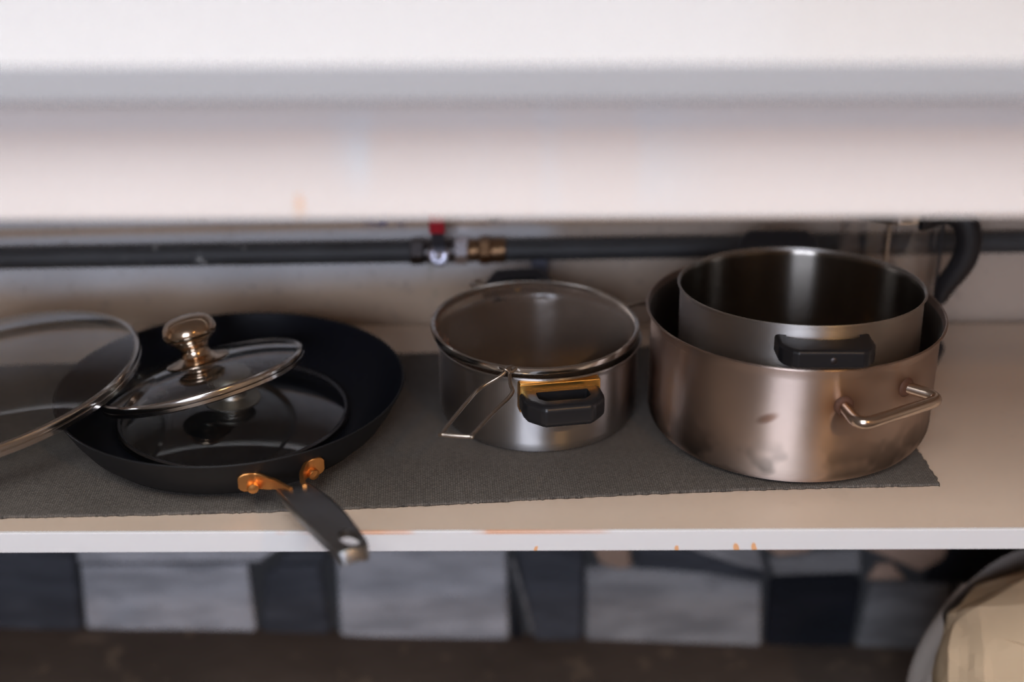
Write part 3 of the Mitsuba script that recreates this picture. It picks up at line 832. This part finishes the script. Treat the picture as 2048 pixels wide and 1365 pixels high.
add('french_press__strap', sweep(np.array(strap), rrect(.012, .0030, .001), False, tuple(hdx)), 'black_plastic', smooth=40)
tag('french_press', 'glass coffee press with a curved black handle behind the stock pot', 'coffee press')

# ------------------------------------------------------------------ pipe with its valve on the wall
PIPE = lambda x: np.array([x, 1.3265 + .0175 * x, .4863 + .0065 * x])
add('water_pipe', cat(tube([PIPE(-1.3), PIPE(-.102)], .0112, 24), tube([PIPE(-.006), PIPE(1.3)], .0112, 24)), 'pipe_paint', smooth=60, label='dark grey pipe running along the wall behind the pots', category='pipe')
clamp = cat(rbox(.0215, .0355, 1.316, 1.3445, .4540, .4785, .001), rbox(.0195, .0375, 1.3425, 1.3455, .448, .470, .001))
add('water_pipe__clamp', clamp, 'clamp_steel', smooth=30, label='blue-grey pipe clamp')


def hexa(x0, x1, r, mat, key, k=6, c=None, **kw):
    """Hexagonal (or round) fitting along the pipe."""
    p0, p1 = PIPE(x0), PIPE(x1)
    d = p1 - p0; d /= np.linalg.norm(d)
    e = min(.0012, (x1 - x0) * .2)
    s_ = disc(1, k)
    pth = np.array([p0, p0 + d * 1e-4, p0 + d * e, p1 - d * e, p1 - d * 1e-4, p1])
    add(key, sweep(pth, s_, False, (0, 0, 1), np.array([[r * .86] * 2, [r * .9] * 2, [r] * 2, [r] * 2, [r * .9] * 2, [r * .86] * 2])), mat, smooth=25, **kw)


hexa(-.1020, -.0880, .0135, 'dark_valve', 'ball_valve__end_nut')
hexa(-.0880, -.0560, .0118, 'dark_valve', 'ball_valve__body', 20)
hexa(-.0575, -.0440, .0138, 'chrome', 'ball_valve__end_nut')
hexa(-.0440, -.0330, .0112, 'old_brass', 'ball_valve__brass_fitting', 20)
hexa(-.0330, -.0215, .0142, 'old_brass', 'ball_valve__brass_fitting', 6, label='brass hexagon nut')
hexa(-.0215, -.0061, .0128, 'old_brass', 'ball_valve__brass_fitting', 20, label='brass coupling')
vc = PIPE(-.0720)
mvv = frame(vc + np.array([0, -.0105, 0]), (0, -1, 0.30))
add_lathe('ball_valve__stem_boss', [(.0088, -.004), (.0088, .008), (.0070, .009), (0, .009)], 'dark_valve', 32, mvv)
add_lathe('ball_valve__lever_ring', [(.0070, .0100), (.0100, .0095), (.0108, .0108), (.0104, .0125), (.0085, .0138), (.0068, .0130), (.0070, .0100)], 'chrome', 40, mvv, label='bright lever ring')
add_lathe('ball_valve__lever_nut', [(.0062, .0085), (.0060, .0145), (.0045, .0168), (.002, .0178), (0, .018)], 'chrome', 24, mvv, label='bright dome nut')
ly = vc[1] - .0225
lev = [(vc[0] + .0010, ly, vc[2] + .008), (vc[0] + .0005, ly, vc[2] + .014), (vc[0], ly - .003, vc[2] + .022), (vc[0] - .0005, ly - .010, vc[2] + .032), (vc[0] - .001, ly - .012, vc[2] + .075)]
add('ball_valve__lever', sweep(spline(lev, 5), rrect(.0125, .0026, .0008), False, (0, -1, 0)), 'lever_steel', smooth=40)
add('ball_valve__lever_sleeve', sweep(np.array(spline(lev, 5)[15:]) , rrect(.0155, .0062, .0022), False, (0, -1, 0)), 'red_vinyl', smooth=40, label='red vinyl sleeve on the lever')
tag('ball_valve', 'ball valve with a red lever and brass fittings on the dark pipe', 'valve')

# ------------------------------------------------------------------ crumpled bag on the floor
brng = np.random.default_rng(11)
d = brng.normal(size=(230, 3)); d /= np.linalg.norm(d, axis=1, keepdims=True)
# flat paper facets: the hull of scattered points, its corners pushed in and out into folds
hull = trimesh.convex.convex_hull(d)
hv = np.array(hull.vertices) * (1 + brng.uniform(-.085, .035, (len(hull.vertices), 1)))
hm = trimesh.Trimesh(hv, hull.faces, process=False)
for _ in range(2):
    hm = hm.subdivide(); v_ = np.array(hm.vertices)
    hm = trimesh.Trimesh(v_ * (1 + (meshkit.noise(v_ * (4 + 5 * _), _) - .5)[:, None] * (.055, .030)[_]), hm.faces, process=False)
hv = np.array(hm.vertices) * np.array([.152, .108, .158])
hv[:, 2] = np.where(hv[:, 2] < -.10, -.10 + (hv[:, 2] + .10) * .45, hv[:, 2])
bag_z = float(floor_z(np.array(.52), np.array(1.1))) - hv[:, 2].min() + .003
hv = hv + np.array([.538, 1.075, bag_z + .012])
hv[:, 2] = np.maximum(hv[:, 2], -.02)
add('waste_bag__paper', (hv, np.array(hm.faces)), 'paper', smooth=7, label='crumpled cream paper')
nz, nt = 30, 96
lv = np.zeros((nz, nt, 3))
for b_ in range(nt):
    ph = 2 * math.pi * b_ / nt
    # a loose bag round the paper: its mouth low at the front, high at the back and the left
    cut = math.radians(20 + 24 * math.sin(ph) - 8 * math.cos(ph) + 4 * math.sin(7 * ph) + 3 * math.sin(12 * ph + 1))
    for a_ in range(nz):
        el = -math.pi / 2 * .96 + (cut + math.pi / 2 * .96) * a_ / (nz - 1)
        k_ = 1.045 + (.012 * math.sin(9 * ph + 2 * el) + .008 * math.sin(17 * ph + 1.3)) * math.cos(el) + .03 * (a_ / (nz - 1)) ** 6
        z_ = .158 * k_ * math.sin(el)
        z_ = -.10 + (z_ + .10) * .45 if z_ < -.10 else z_
        lv[a_, b_] = (.538 + .152 * k_ * math.cos(el) * math.cos(ph), 1.075 + .108 * k_ * math.cos(el) * math.sin(ph), max(bag_z + .012 + z_, -.022))
lf = []
for a_ in range(nz - 1):
    for b_ in range(nt):
        c_ = (b_ + 1) % nt
        lf.append((a_ * nt + b_, a_ * nt + c_, (a_ + 1) * nt + c_, (a_ + 1) * nt + b_))
add('waste_bag__liner', (lv.reshape(-1, 3), np.array(lf)), 'liner', smooth=True, label='grey-white plastic liner')
tag('waste_bag', 'crumpled cream bag on the floor below the shelf at lower right', 'bag')
